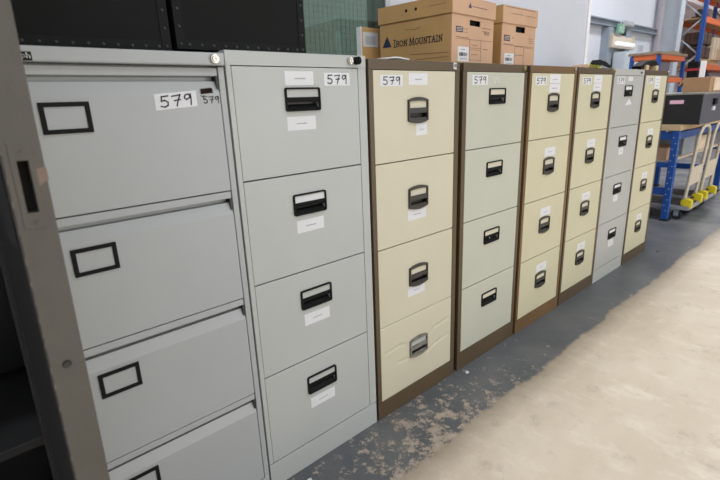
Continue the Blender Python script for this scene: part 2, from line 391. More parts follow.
# 1: warm grey cabinet with full-width finger pulls
t1 = thing('filing_cabinet', 'warm grey filing cabinet with thick black label frames, beside the open cupboard door', 'filing cabinet', (-.435, .0, 0), 0, 'four-drawer filing cabinets standing in the row')
mb = MB(); W1 = .468
mb.box(0, .019, 0, .03, .06, 1.288); mb.box(.452, W1, 0, .03, .06, 1.288); mb.box(0, W1, 0, .03, 0, .06); mb.box(0, W1, .03, .61, 0, 1.318)
mb.build('body', 'grey1', t1, .0018)
MB().box(-.002, W1-.001, -.012, .03, 1.290, 1.319).build('top_rail', 'grey1', t1, .003)
z1s = [1.286, .982, .677, .370]
for k, zt in enumerate(z1s):
    zb = z1s[k+1]+.002 if k < 3 else .064
    prof = [(0, zb), (0, zt-.061), (.011, zt-.031), (.026, zt-.031), (.026, zt-.021), (.002, zt-.019), (.002, zt-.001), (.029, zt-.001), (.029, zb)]
    dr = MB().prism(prof[::-1], 'x', .021, .450).build('drawer', 'grey1', t1, .0012)
    MB().prism([(.002, zt-.0185), (.0005, zt-.050), (.012, zt-.031), (.026, zt-.031), (.026, zt-.020)], 'x', .4445, .4495).build('end_plug', 'slot', dr)
    x0, x1, z1, z0 = .064, .155, zt-.071, zt-.133; b = .009
    MB().ring([(x0, z0), (x1, z0), (x1, z1), (x0, z1)], [(x0+b, z0+b), (x1-b, z0+b), (x1-b, z1-b), (x0+b, z1-b)], -.004, .0).build('label_frame', 'blackp', dr, .0008)
    MB().box(x0+b-.001, x1-b+.001, -.001, 0, z0+b-.001, z1-b+.001).build('name_card', 'grey1', dr)
    if k == 0:
        label_on(dr, .290, .389, 1.191, 1.227, kind='579', tilt=.007)
        mb = MB()
        for j in range(9): mb.stroke([(.402+(j%2)*.002, 1.226+j*.0013), (.432-(j%3)*.002, 1.229+j*.0012)], .0022, T_front(-.0002))
        mb.stroke([(.400,1.222),(.404,1.219),(.409,1.222)], .0016, T_front(-.0002)); mb.build('scribble', 'scuff', dr, label='dark scribbled-out patch')
        mb = MB(); write579(mb, .406, 1.204, .044, .015, T_front(-.0002), .0022); mb.build('handwriting', 'ink', dr)
MB().box(.045, .0705, -.0135, -.012, 1.2915, 1.3075).build('badge', 'hole', t1)
mb = MB(); write(mb, 'ph', .053, 1.2965, .0085, .0165, T_front(-.0136), .0018, 1); mb.build('badge_lettering', 'paper', t1)
lock(t1, .440, 1.3045, 'chrome', .0105, y=-.012)

cabinet('light grey filing cabinet with black handles, right of the warm grey one', (.040, .003, 0), .472, 'grey2', 'grey2',
        [1.291, .997, .698, .398], .092, 'rect', [.053, .057, .060, .063],
        [[(.171,.268,1.244,1.281,'print'), (.306,.404,1.242,1.278,'579'), (.168,.267,1.122,1.160,'print')], [(.174,.274,.822,.860,'print')], [(.175,.275,.517,.556,'print')], [(.175,.277,.214,.252,'print')]],
        cards=['grey2', 'paper', 'grey2', 'grey2'], lft=.015, rgt=.034, h=1.328)
t2 = [o for o in C.objects if o.get('label', '').startswith('light grey filing cabinet with black')][0]
lock(t2, .407, 1.312, 'chrome', .010)
MB().cyl((.430, -.018, 1.313), .0115, .016, 'y', 24).box(.4265, .4295, -.022, -.017, 1.305, 1.321).build('lock_knob', 'blackp', t2, .0015, 'round black knob')

t3 = cabinet('cream filing cabinet in a brown frame with a dented bottom drawer, third in the row', (.521, 0, 0), .470, 'brown', 'cream3',
        [1.288, .987, .685, .383], .075, 'round', [.086, .094, .096, .100],
        [[(.050,.156,1.238,1.274,'579'), (.186,.284,1.242,1.280,'print'), (.222,.282,1.071,1.112,'print')], [(.175,.277,.766,.806,'print')], [(.171,.270,.465,.506,'print')], []], dent=True)
MB().prism([(.428, 1.297), (.446, 1.295), (.446, 1.318), (.431, 1.320)], 'y', -.0035, -.001).build('lock_tag', 'paper', t3)
lock(t3, .437, 1.309, 'chrome', .006, y=-.003)

t4 = cabinet('greenish-cream filing cabinet in a brown frame with square-cornered black handles', (1.015, .0, 0), .472, 'brown', 'cream4',
        [1.288, .988, .688, .388], .087, 'rect', [.061, .061, .063, .065],
        [[(.058,.164,1.240,1.277,'579')], [], [], []], cards='card', frame='blackp', lft=.025, rgt=.024)
mb = MB()
for pl in ([(.205,1.272),(.214,1.248)], [(.228,1.276),(.216,1.244)], [(.232,1.262),(.240,1.268),(.238,1.252),(.248,1.250)]): mb.stroke(pl, .0028, T_front(-.0003))
mb.build('chalk_mark', 'paper', t4, label='faint white chalk marks')
lock(t4, .440, 1.306, 'brass', .011); MB().cyl((.457, -.012, 1.305), .0115, .011, 'y').build('lock_knob', 'blackp', t4, .0015)
MB().box(.0, 0, 0, 0, 0, 0) if False else None

RL = lambda z, i=0: (.184, .290, z, z+.042, 'print')
t5 = cabinet('cream filing cabinet in a reddish-brown frame, right of the greenish-cream cabinet', (1.507, -.002, 0), .466, 'brown5', 'cream5',
        [1.288, .987, .685, .383], .075, 'round', [.088, .092, .094, .096],
        [[(.050,.154,1.236,1.274,'579'), (.183,.290,1.203,1.283,'two')], [RL(.899)], [RL(.594)], [RL(.291)]])
lock(t5, .434, 1.309, 'chrome', .009)
t6 = cabinet('cream filing cabinet with a yellow-green tape roll on top, sixth in the row', (1.991, 0, 0), .463, 'brown', 'cream5',
        [1.288, .987, .685, .383], .075, 'round', [.088, .090, .092, .094],
        [[(.055,.165,1.236,1.274,'579'), (.195,.300,1.203,1.283,'two')], [RL(.901)], [RL(.598)], [RL(.293)]])
lock(t6, .444, 1.306, 'brass', .011)
t7 = cabinet('blue-grey filing cabinet between two cream cabinets near the far end', (2.460, 0, 0), .474, 'grey7', 'grey7',
        [1.284, .985, .686, .387], .088, 'rect', [.056, .058, .060, .062],
        [[(.050,.160,1.238,1.278,'579'), (.215,.285,1.254,1.278,'print')], [(.19,.262,.812,.855,'print')], [(.19,.262,.510,.552,'print')], [(.19,.275,.205,.250,'print')]], cards='paper')
MB().prism([(.205, 1.112), (.315, 1.116), (.262, 1.150)], 'y', -.001, -.0002).build('paper_tag', 'paper', t7, label='torn white paper triangle')
MB().box(.405, .43, -.004, -.001, 1.298, 1.308).build('lock', 'slot', t7)
t8 = cabinet('cream filing cabinet at the far end of the row, beside the blue workbench', (2.951, 0, 0), .463, 'brown', 'cream5',
        [1.288, .987, .685, .383], .075, 'round', [.088, .090, .092, .094],
        [[(.055,.165,1.238,1.276,'579'), (.195,.300,1.205,1.284,'two')], [RL(.899)], [RL(.596)], [RL(.292)]])
lock(t8, .438, 1.307, 'chrome', .007)
t4b = MB().prism([(.215,.600),(.245,.603),(.222,.580)], 'y', -.001, -.0002).build('paper_tag', 'paper', t4)

# ------------------------------------------------------------------ steel cupboard with its door open
cb = thing('steel_cupboard', 'tall putty-grey steel cupboard at the left edge, door open, dark inside', 'cupboard', (-.91-.0125, 0, .0075))
cb.rotation_euler.y = .0145
def cx_(x): return x+.91
mb = MB()
mb.box(cx_(-1.37), cx_(-1.355), .0, .45, .0, 1.8).box(cx_(-.467), cx_(-.452), 0, .45, 0, 1.8).box(cx_(-1.37), cx_(-.452), .435, .45, 0, 1.8)
mb.box(cx_(-1.37), cx_(-.452), 0, .45, 0, .08).box(cx_(-1.37), cx_(-.452), 0, .45, 1.77, 1.8).box(cx_(-.492), cx_(-.452), .0, .018, .08, 1.77).box(cx_(-1.37), cx_(-1.33), .0, .018, .08, 1.77)
mb.build('body', 'doorin', cb, .002)
for z in (.47, .93, 1.38):
    MB().box(cx_(-1.354), cx_(-.468), .03, .434, z, z+.022).build('shelf', 'doorin', cb, .002)
def px(z): return 0
xs = [cx_(-.490), cx_(-.4775), cx_(-.4655), cx_(-.450)]
d = MB().plate(xs, [.085, 1.077, 1.140, 1.76], (1, 2, 1, 2), -.452, -.437)
d.box(cx_(-.452), cx_(-.450), -.437, -.004, .085, 1.76)                   # outer skin
d.box(cx_(-.490), cx_(-.478), -.437, -.425, .085, 1.76)
d.m(1).box(cx_(-.490), cx_(-.478), -.02, -.004, .085, 1.76).box(cx_(-.484), cx_(-.4825), -.426, -.02, .085, 1.76)
dr = d.build('door', ['door', 'doorin'], cb, .0012)
MB().plate([cx_(-.4835), cx_(-.4775), cx_(-.4655), cx_(-.4595)], [1.058, 1.077, 1.140, 1.162], (1, 2, 1, 2), -.4532, -.452).build('strike_plate', 'door', dr, .0003)
MB().box(cx_(-.481), cx_(-.454), -.436, -.40, 1.05, 1.17).build('lock_case', 'hole', dr)
for (x, z) in ((-.4725, 1.151), (-.4705, 1.067)):
    MB().cyl((cx_(x), -.4540, z), .0035, .001, 'y', 16).m(1).stroke([(cx_(x)-.002, z-.0015), (cx_(x)+.002, z+.0015)], .0007, lambda u, v, t: (u, -.4541-t, v)).build('screw', ['door', 'slot'], dr)
MB().cyl((cx_(-.4715), -.4526, .871), .0055, .0012, 'y', 20).m(1).cyl((cx_(-.4715), -.4534, .8705), .0042, .0012, 'y', 16).build('rivet', ['hole', 'rivet'], dr)
MB().add([(cx_(-.4655), -.4528, 1.128), (cx_(-.4495), -.4528, 1.131), (cx_(-.4488), -.4528, 1.115), (cx_(-.455), -.4528, 1.112), (cx_(-.463), -.4528, 1.104),
          (cx_(-.4655), -.4521, 1.128), (cx_(-.4495), -.4521, 1.131), (cx_(-.4488), -.4521, 1.115), (cx_(-.455), -.4521, 1.112), (cx_(-.463), -.4521, 1.104)],
         [(0,1,2,3,4), (9,8,7,6,5), (0,5,6,1), (1,6,7,2), (2,7,8,3), (3,8,9,4), (4,9,5,0)]).build('tape', 'tape', dr, label='torn scrap of brown tape')
# chipped paint along the door's corner
mb = MB(); r = random.Random(3); z = .6
while z < 1.2:
    l = r.uniform(.002, .009); mb.box(cx_(-.4904), cx_(-.4904)+r.uniform(.0006, .0012), -.4522, -.4516, z, z+l); z += l+r.uniform(.006, .03)
mb.build('chipped_paint', 'chip', dr)['kind'] = 'stuff'
MB().box(cx_(-.4905), cx_(-.484), -.40, -.28, 1.02, 1.20).build('lock_cover', 'hole', dr, .002, 'black lock cover inside the door')

# ------------------------------------------------------------------ flight cases on the first cabinets
def flight_case(label, x0, x1, y0, z0=1.3215, h=.50, dp=.5):
    t = thing('flight_case', label, 'case', (x0, y0, z0), 0, 'black riveted cases on the first two cabinets')
    w = x1-x0; e = .022
    MB().box(.002, w-.002, .002, dp-.002, .002, h-.002).build('panel', 'case', t)
    mb = MB()
    for x in (0, w-e):
        for y in (0, dp-e): mb.box(x, x+e, y, y+e, 0, h)
    for z in (0, h-e):
        mb.box(e, w-e, 0, .004, z, z+e).box(e, w-e, dp-.004, dp, z, z+e).box(0, .004, e, dp-e, z, z+e).box(w-.004, w, e, dp-e, z, z+e)
    mb.build('edge_strip', 'casee', t, .001)
    def rv(mb, x, z):
        n = 10; prof = [(.0035, 0), (.0030, .0012), (.0016, .0019), (0, .0021)]
        vs = []; fs = []
        for (rr, hh) in prof[:-1]:
            for i in range(n): a = 2*pi*i/n; vs.append((x+rr*math.cos(a), -hh, z+rr*math.sin(a)))
        vs.append((x, -.0021, z))
        for k in range(2):
            for i in range(n): fs.append((k*n+i, k*n+(i+1) % n, (k+1)*n+(i+1) % n, (k+1)*n+i))
        for i in range(n): fs.append((2*n+i, 2*n+(i+1) % n, 3*n))
        mb.add(vs, fs, True)
    mb = MB(); rv(mb, 0, 0); first = mb.build('rivet', 'rivet', t)
    spots = [(w*k/12, .0105) for k in range(1, 12)]+[(x, .012+.038*k) for k in range(12) for x in (.011, w-.011)]
    for i, (x, z) in enumerate(spots):
        o = first if i == 0 else first.copy()
        if i: C.objects.link(o)
        o.location = (x, 0, z)
flight_case('left black riveted flight case, on the warm grey cabinet beside the cupboard door', -.427, -.076, .03)
flight_case('right black riveted flight case, on the light grey cabinet by the green window', -.063, .309, .03, z0=1.3285)

# ------------------------------------------------------------------ archive boxes
def archive_box(label, cx, cy, yaw, w, d, zb, zt, side_print, front):
    z0 = 1.3212; t = thing('archive_box', label, 'box', (cx, cy, 0), yaw, 'cardboard archive boxes on the cabinets')
    fz = zb+.012; hx0, hx1, hz0, hz1 = front['hole']
    mb = MB(); th = .004
    # carton: front with hand hole, side, back, other side, bottom
    xs = [0, hx0, hx1, w]; zs = [z0, hz0, hz1, fz]
    mb.m(1).plate(xs, zs, (1, 2, 1, 2), 0, th); mb.plate(xs, zs, (1, 2, 1, 2), d-th, d)
    mb.m(0).box(0, th, th, d-th, z0, fz).box(w-th, w, th, d-th, z0, fz).box(th, w-th, th, d-th, z0, z0+th)
    mb.build('carton', ['cboard', 'cboard2'], t, .001)
    mb = MB(); g = .006
    mb.m(1).box(-g, w+g, -g, -g+th, zb, zt); mb.box(-g, w+g, d+g-th, d+g, zb, zt)
    mb.m(0).box(-g, -g+th, -g+th, d+g-th, zb, zt).box(w+g-th, w+g, -g+th, d+g-th, zb, zt).box(-g, w+g, -g, d+g, zt-th, zt)
    lid = mb.build('lid', ['cboard', 'cboard2'], t, .002)
    TF = lambda u, v, k: (u, -.0004-k, v); TFL = lambda u, v, k: (u, -g-.0004-k, v)
    TS = lambda u, v, k: (-.0004-k, u, v); TSL = lambda u, v, k: (-g-.0004-k, u, v)   # u is distance back from the front edge
    n = MB(); x0, x1, a0, a1 = front['navy']
    n.box(x0, x1, -.0007, -.0002, a0, a1); n.build('navy_panel', 'navy', t)
    n = MB()
    for j in range(3): n.stroke([(x0+.006, a0+(a1-a0)*(.25+.25*j)), (x1-.006, a0+(a1-a0)*(.25+.25*j)+.001)], .0022, lambda u, v, k: (u, -.0008-k, v))
    n.build('panel_lettering', 'pale', t)
    n = MB(); x0, x1, a0, a1 = front['label']; n.box(x0, x1, -.0008, -.0002, a0, a1); n.build('label', 'paper', t)
    n = MB(); T2 = lambda u, v, k: (u, -.0009-k, v); r = random.Random(5); u = x0+.012
    while u < x1-.014: n.stroke([(u, a0+.022), (u, a0+.034)], r.choice((.001, .0018, .0026)), T2); u += .004
    lines_print(n, x0+.02, a0+.006, x1-x0-.035, .008, T2, 1, 4); lines_print(n, x0+.025, a1-.014, .03, .006, T2, 1, 8); n.build('label_printing', 'ink', t)
    n = MB()
    for pl in front['lines']: n.stroke(pl, .0012, TF)
    for (u, v, l) in front['text']: lines_print(n, u, v, l, .004, TF, 1, int(u*1000))
    n.build('printing', 'print_', t)
    if 'scrawl' in front:
        n = MB()
        for pl in front['scrawl']: n.stroke(pl, .0016, TF)
        n.build('handwriting', 'ink', t)
    n = MB()
    for pl in front['lid']: lines_print(n, pl[0], pl[1], pl[2], .006, TFL, 1, 11)
    if side_print: 
        n.stroke([(.116, 1.552), (.139, 1.552)], .001, TFL); n.add([TFL(.114,1.553,0), TFL(.138,1.553,0), TFL(.128,1.572,0), TFL(.114,1.553,.0004), TFL(.138,1.553,.0004), TFL(.128,1.572,.0004)], [(0,1,2),(5,4,3),(0,3,4,1),(1,4,5,2),(2,5,3,0)])
    n.build('lid_printing', 'navy' if side_print else 'print_', lid)
    if side_print:
        # the side face reads from the back edge (u large) to the front edge
        TR = lambda u, v, k: (-.0004-k, -u, v)
        n = MB(); n.add([TR(-.369,1.425,0), TR(-.317,1.425,0), TR(-.341,1.474,0), TR(-.369,1.425,.0004), TR(-.317,1.425,.0004), TR(-.341,1.474,.0004)], [(0,1,2),(5,4,3),(0,3,4,1),(1,4,5,2),(2,5,3,0)])
        n.build('triangle_logo', 'navy', t)
        n = MB(); write(n, 'IRON MOUNTAIN', -.303, 1.423, .029, .262, TR, .0036, .8)
        n.build('logo_lettering', 'ink', t)
        n = MB(); n.stroke([(-.213, 1.384), (-.015, 1.376)], .0012, TR); lines_print(n, -.178, 1.357, .16, .006, TR, 1, 2); n.stroke([(-.24,1.493),(-.23,1.487),(-.19,1.483),(-.165,1.486),(-.158,1.492)], .001, TR); lines_print(n, -.36, 1.345, .1, .004, TR, 1, 6)
        n.build('side_printing', 'ink', t)
        n = MB()
        for u in (-.227, -.176): n.cyl((-g-.0008, -u, 1.561), .0065, .001, 'x', 18)
        n.build('punched_hole', 'hole', lid)
        TRL = lambda u, v, k: (-g-.0004-k, -u, v)
        n = MB(); lines_print(n, -.107, 1.560, .085, .004, TRL, 1, 14); n.build('lid_side_printing', 'print_', lid)
    else:
        MB().cyl((-g-.0008, .12, 1.562), .0065, .001, 'x', 18).cyl((-g-.0008, .17, 1.562), .0065, .001, 'x', 18).build('punched_hole', 'hole', lid)
    # files inside, dark through the hand hole
    MB().box(.012, w-.012, .02, d-.02, z0+.006, z0+.20).build('files', 'hole', t)
archive_box('large brown archive box with triangle logo and big lettering on its side', 1.124, .141, .082, .344, .383, 1.523, 1.593, True,
    dict(hole=(.138, .226, 1.486, 1.508), navy=(.030, .084, 1.455, 1.477), label=(.046, .134, 1.342, 1.400),
         lines=[[(.032,1.430),(.348,1.433)], [(.140,1.430),(.140,1.345)], [(.234,1.431),(.234,1.345)], [(.140,1.391),(.234,1.392)], [(.14,1.398),(.234,1.399)], [(.14,1.35),(.234,1.35)], [(.032,1.436),(.135,1.436)]],
         text=[(.035,1.434,.09), (.155,1.408,.05), (.155,1.37,.05), (.255,1.395,.04), (.235,1.481,.085), (.095,1.468,.025), (.095,1.455,.025)],
         scrawl=[[(.245,1.470),(.262,1.470),(.262,1.456)], [(.268,1.472),(.268,1.456)], [(.276,1.472),(.274,1.463),(.284,1.463)], [(.284,1.472),(.284,1.455)], [(.294,1.470),(.290,1.458),(.302,1.458),(.302,1.470),(.294,1.470)]],
         lid=[(.148, 1.556, .12)]))
archive_box('brown archive box right of the one with the large triangle logo', 1.58, .196, .016, .322, .40, 1.526, 1.604, False,
    dict(hole=(.126, .215, 1.492, 1.519), navy=(.020, .073, 1.449, 1.475), label=(.028, .118, 1.338, 1.394),
         lines=[[(.017,1.431),(.305,1.430)], [(.123,1.430),(.123,1.345)], [(.211,1.430),(.211,1.345)]],
         text=[(.02,1.433,.08), (.13,1.425,.07), (.225,1.423,.07), (.13,1.385,.07), (.255,1.466,.045), (.255,1.455,.045), (.26,1.445,.035), (.09,1.462,.02)],
         lid=[(.064, 1.568, .11), (.20, 1.567, .10), (.02, 1.594, .28)]))
# small carton behind the logo box
sc_ = thing('small_carton', 'small brown carton with a white label, standing behind the large logo archive box', 'box', (1.026, .576, 0))
MB().box(0, .25, 0, .030, 1.3212, 1.520).build('carton', 'cboard', sc_, .002)
MB().box(.008, .104, -.0008, -.0001, 1.437, 1.500).build('label', 'paper', sc_)
MB().box(.024, .085, -.0012, -.0008, 1.448, 1.484).build('label_print', 'lgrey', sc_)
MB().box(-.0045, -.0002, -.001, .029, 1.3212, 1.521).build('edge_strip', 'tube', sc_, label='bright white edge')
# paper sheet on the third cabinet's front lip
n = 10; vs = []; fs = []
for k in range(n+1):
    x = .600+.118*k/n; z = .0015+.0045*math.sin(pi*k/n)**2
    for y in (.006, .09): vs += [(x, y, H+z), (x, y, H+z+.004)]
for k in range(n):
    a = 4*k; fs += [(a, a+4, a+5, a+1), (a+2, a+3, a+7, a+6), (a+1, a+5, a+7, a+3), (a, a+2, a+6, a+4)]
fs += [(0,1,3,2), (4*n, 4*n+2, 4*n+3, 4*n+1)]
tag(MB().add(vs, fs, True).build('paper_sheet', 'paper'), 'curled white papers lying on the front edge of the dented cream cabinet', 'paper')
tag(MB().box(.62, .80, .50, .58, 1.322, 1.342).box(.64, .70, .50, .54, 1.342, 1.350).build('green_tray', 'greenp', None, .004), 'low green plastic tray on the light grey cabinet against the window', 'tray')

# things standing on the sixth and eighth cabinets
tg = thing('tape_dispenser', 'black and yellow-green tape dispenser on top of the sixth cabinet', 'tape dispenser', (2.36, .12, H))
mb = MB()
ro = [(.026*math.cos(2*pi*i/24), .026*math.sin(2*pi*i/24)) for i in range(24)]; ri = [(p[0]*.55, p[1]*.55) for p in ro]
o = MB().ring([(p[0]+.115, p[1]+.0265) for p in ro], [(p[0]+.115, p[1]+.0265) for p in ri], -.025, .025).build('tape_roll', 'yg', tg)
MB().prism([(-.02,.034),(.0,.050),(.10,.056),(.19,.046),(.25,.028),(.25,.012),(.14,.026),(.0,.026)], 'y', -.032, -.0255).build('arm', 'blackp', tg, .002)
tag(MB().prism([(2.28,1.3213),(2.35,1.3213),(2.352,1.336),(2.335,1.352),(2.30,1.349),(2.282,1.336)], 'y', .10, .18).build('folded_cloth', 'cboard2', None, .006), 'small pinkish folded cloth beside the tape dispenser', 'cloth')
bl = thing('black_cushion', 'black humped cushion on two pale blocks, on top of the last cabinet', 'cushion', (3.03, .06, H))
prof = [(.02,.012),(.01,.030),(.06,.044),(.12,.062),(.20,.072),(.28,.070),(.33,.056),(.36,.034),(.34,.024),(.28,.036),(.15,.034),(.08,.016)]
MB().prism(prof, 'y', .0, .06).build('cushion', 'blackp', bl, .006)
for x in (.075, .265): MB().box(x, x+.05, -.012, .045, .0005, .036).build('block', 'ply', bl, .002)

# ------------------------------------------------------------------ workbench, case and carton
wb = thing('workbench', 'blue steel workbench with a plywood top standing past the last cabinet', 'workbench', (4.47, .155, 0))
MB().box(-.01, 1.95, -.01, .72, .838, .889).build('worktop', 'ply', wb, .003)
for (x, y) in ((0, 0), (0, .64), (1.87, 0), (1.87, .64)):
    lg = MB().box(x, x+.065, y, y+.055, .02, .838).build('leg', 'blue', wb, .003)
    MB().box(x-.008, x+.073, y-.008, y+.063, 0, .02).build('foot', 'rubber', lg)
    if x == 0 and y == 0:
        mb = MB()
        for k in range(14): mb.cyl((x+.02+.025*(k % 2), -.0012, .10+.052*k), .005, .0012, 'y', 10); mb.cyl((-.0012, y+.018+.02*(k % 2), .10+.052*k), .005, .0012, 'x', 10)
        mb.build('slot_holes', 'lgrey', lg)
for z0, z1, nm in ((.755, .82, 'top_beam'), (.50, .545, 'shelf_beam'), (.245, .31, 'low_beam')):
    MB().box(.015, .05, .055, .64, z0, z1).build(nm, 'blue', wb, .002); MB().box(1.885, 1.92, .055, .64, z0, z1).build(nm, 'blue', wb, .002)
MB().box(.065, 1.87, .01, .045, .755, .82).build('top_beam', 'blue', wb, .002)
MB().box(.065, 1.87, .60, .64, .755, .82).build('top_beam', 'blue', wb, .002)
MB().box(.065, 1.87, .60, .64, .38, .44).build('shelf_beam', 'blue', wb, .002)
MB().box(.066, 1.869, .056, .598, .546, .562).build('shelf', 'pale', wb)
# goods on the bench shelf
for i, (x, y, w, d_, h, m_, lb) in enumerate([(.09, .10, .35, .25, .11, 'cboard2', 'low pinkish carton nearest the corner leg on the workbench shelf'), (.50, .08, .40, .3, .17, 'steeld', 'dark grey-blue crate on the workbench shelf behind the trolley handles'), (.95, .08, .45, .35, .15, 'pale', 'pale carton on the workbench shelf near its far end'), (.12, .40, .30, .18, .16, 'cboard', 'brown carton at the back of the workbench shelf')]):
    t = thing('storage_carton', lb, 'box', (4.47+x, .155+y, .5625), 0, 'goods on the workbench shelf')
    MB().box(0, w, 0, d_, 0, h*.8).build('carton', m_, t, .003); MB().box(-.003, w+.003, -.003, d_+.003, h*.8, h).build('lid', m_, t, .003)

bc = thing('equipment_case', 'wide black case with grey rim and pink label on the workbench', 'case', (4.50, .022, .8895))
MB().box(.0, .95, .004, .60, 0, .255).build('shell', 'blk', bc, .003)
MB().box(.002, .95, 0, .004, .0, .255).build('front_panel', 'slate', bc, label='slate grey front panel')
MB().box(-.006, .956, -.006, .606, .255, .273).build('rim', 'trim', bc, .003)
MB().box(-.0012, 0, .142, .250, .180, .212).build('label', 'pink', bc, label='pink label')
MB().box(.33, .42, -.02, -.0005, .16, .215).build('latch', 'blackp', bc, .003)
MB().box(.33, .40, -.012, -.0005, .11, .145).build('latch_tag', 'paper', bc)
tc_ = thing('open_carton', 'flat tan cardboard carton lying on the wide black case', 'box', (4.66, .026, 1.1628))
MB().box(0, .42, 0, .205, .0, .128).build('carton', mat('dull cardboard', (168,132,98), .85), tc_, .003)
MB().prism([(.206,.10),(.245,.06),(.250,.065),(.212,.122)], 'x', .02, .40).build('flap', 'cboard', tc_)
MB().box(.10, .40, -.012, -.0005, .01, .12).build('wrap', 'pale', tc_, .004, 'pale bubble wrap along one side')
rb = thing('tool_box', 'black tool box with red bands standing behind the tan carton', 'tool box', (5.12, .252, 1.1628))
MB().box(0, .18, 0, .085, 0, .285).build('box', 'blackp', rb, .004)
for z in (.05, .20): MB().box(-.002, .182, -.002, .087, z, z+.022).build('band', mat('red band', (170,40,48), .5), rb)
tag(MB().box(5.12, 5.145, .188, .232, 1.1632, 1.447).box(5.145, 5.15, .195, .225, 1.18, 1.43).build('white_panel', 'tube', None, .003), 'upright white panel beside the black and red tool box', 'panel')

# ------------------------------------------------------------------ platform trolleys
def trolley(label, x0, y0=.01):
    t = thing('platform_trolley', label, 'trolley', (x0, y0, 0), 0, 'platform trolleys parked under the workbench')
    w, l = .42, .86; zt = .142
    MB().box(.02, w-.02, .02, l-.02, zt-.03, zt).build('deck', 'deck', t, .004)
    mb = MB(); mb.box(0, w, 0, .022, zt-.036, zt+.002).box(0, w, l-.022, l, zt-.036, zt+.002).box(0, .022, .022, l-.022, zt-.036, zt+.002).box(w-.022, w, .022, l-.022, zt-.036, zt+.002)
    mb.build('bumper', 'bumper', t, .006)
    hx0, hx1 = .04, w-.04; zb = zt; top = .868; r = .13; pts = []
    lean = lambda z: .058-(z-zt)*.06
    for k in range(9): z = zb+(top-r-zb)*k/8; pts.append((hx0, lean(z), z))
    for k in range(1, 9): a = pi-pi/2*k/8; pts.append((hx0+r+r*math.cos(a), lean(top-r+r*math.sin(a)), top-r+r*math.sin(a)))
    L2 = [(hx1+hx0-p[0], p[1], p[2]) for p in pts][::-1]
    MB().tube(pts+L2, .0145, 12).build('handle', 'tubecream', t)
    MB().prism([(lean(.38)-.004,.30+.03),(lean(.5)-.004,.50),(lean(.5)+.004,.50),(lean(.38)+.004,.33)], 'x', hx0+.01, hx1-.01).build('handle_panel', 'tubecream', t, .001)
    for x in (hx0-.028, hx1-.028):
        MB().prism([(-.012, zt-.02), (.05, zt+.0), (.078, zt+.012), (.078, zt+.055), (.03, zt+.075), (-.012, zt+.06)], 'x', x, x+.055).build('corner_guard', 'yellow', t, .008, 'yellow plastic corner guard', seg=3)
    MB().tube([(hx0+.03, .06, zt+.03), (hx1-.03, .06, zt+.03)], .012).build('cross_bar', 'rubber', t)
    for (x, y) in ((.07, .11), (w-.07, .11), (.07, l-.11), (w-.07, l-.11)):
        c = MB().cyl((x-.014, y, .044), .044, .028, 'x', 24).build('castor', 'rubber', t, .006)
        MB().box(x-.022, x-.016, y-.02, y+.02, .035, .106).box(x+.016, x+.022, y-.02, y+.02, .035, .106).box(x-.022, x+.022, y-.03, y+.03, .100, .108).build('castor_fork', 'steeld', c)
trolley('platform trolley with cream tube handle nearest the bench corner leg', 4.555)
trolley('second platform trolley with cream tube handle, further right at the frame edge', 5.08)

cr = thing('stacked_crate', 'dark brown slatted crate on the floor behind the workbench', 'crate', (5.0, 1.0, 0))
for k in range(4): MB().box(0, 1.6, 0, .02, .03+k*.15, .15+k*.15).build('front_board', 'pbrown', cr, .003)
MB().box(.01, 1.59, .021, .6, .02, .60).build('box', 'pbrown', cr); MB().box(-.02, 1.62, -.02, .62, .601, .64).build('lid', 'ply', cr, .003)
bt = thing('blue_tote', 'blue plastic tote on the brown crate behind the workbench', 'tote', (5.3, 1.08, .6405))
MB().prism([(.02,0),(.58,0),(.62,.20),(-.02,.20)], 'y', 0, .4).build('body', 'blue', bt, .006); MB().box(-.04, .64, -.02, .42, .2005, .23).build('rim', 'blue', bt, .005)

# ------------------------------------------------------------------ small orange rack
sr = thing('low_shelving_rack', 'low orange and blue rack with a chipboard top, seen above the last cabinets', 'shelving', (7.80, 1.40, 0))
for (x, y) in ((0, 0), (0, .37), (1.22, 0), (1.22, .37)): MB().box(x, x+.055, y, y+.05, 0, 1.70).build('upright', 'blue', sr, .002)
for z in (1.64, 1.31, .7, .2):
    MB().box(.055, 1.22, .005, .045, z-.0, z+.07).build('beam', 'orange', sr, .002); MB().box(.055, 1.22, .375, .415, z, z+.07).build('beam', 'orange', sr, .002)
    MB().box(.01, .045, .05, .37, z, z+.07).build('beam', 'orange', sr, .002); MB().box(1.23, 1.265, .05, .37, z, z+.07).build('beam', 'orange', sr, .002)
    MB().box(-.02 if z > 1.6 else .06, 1.30 if z > 1.6 else 1.215, -.01 if z > 1.6 else .046, .44 if z > 1.6 else .374, z+.0705, z+.108).build('shelf_board', 'chipb', sr, .002)
tag(MB().box(7.95, 8.5, 1.46, 1.75, 1.4185, 1.615).box(7.97, 8.48, 1.455, 1.46, 1.44, 1.6).build('grey_bin', mat('purple grey plastic', (112,108,118), .6), None, .01), 'dull grey bin on the middle shelf of the low orange rack', 'bin')
tag(MB().box(8.75, 8.98, 1.5, 1.75, 1.7485, 1.80).box(8.77, 8.96, 1.49, 1.5, 1.755, 1.79).build('timber_offcut', 'chipb', None, .006), 'timber offcut lying on the low orange rack', 'timber')

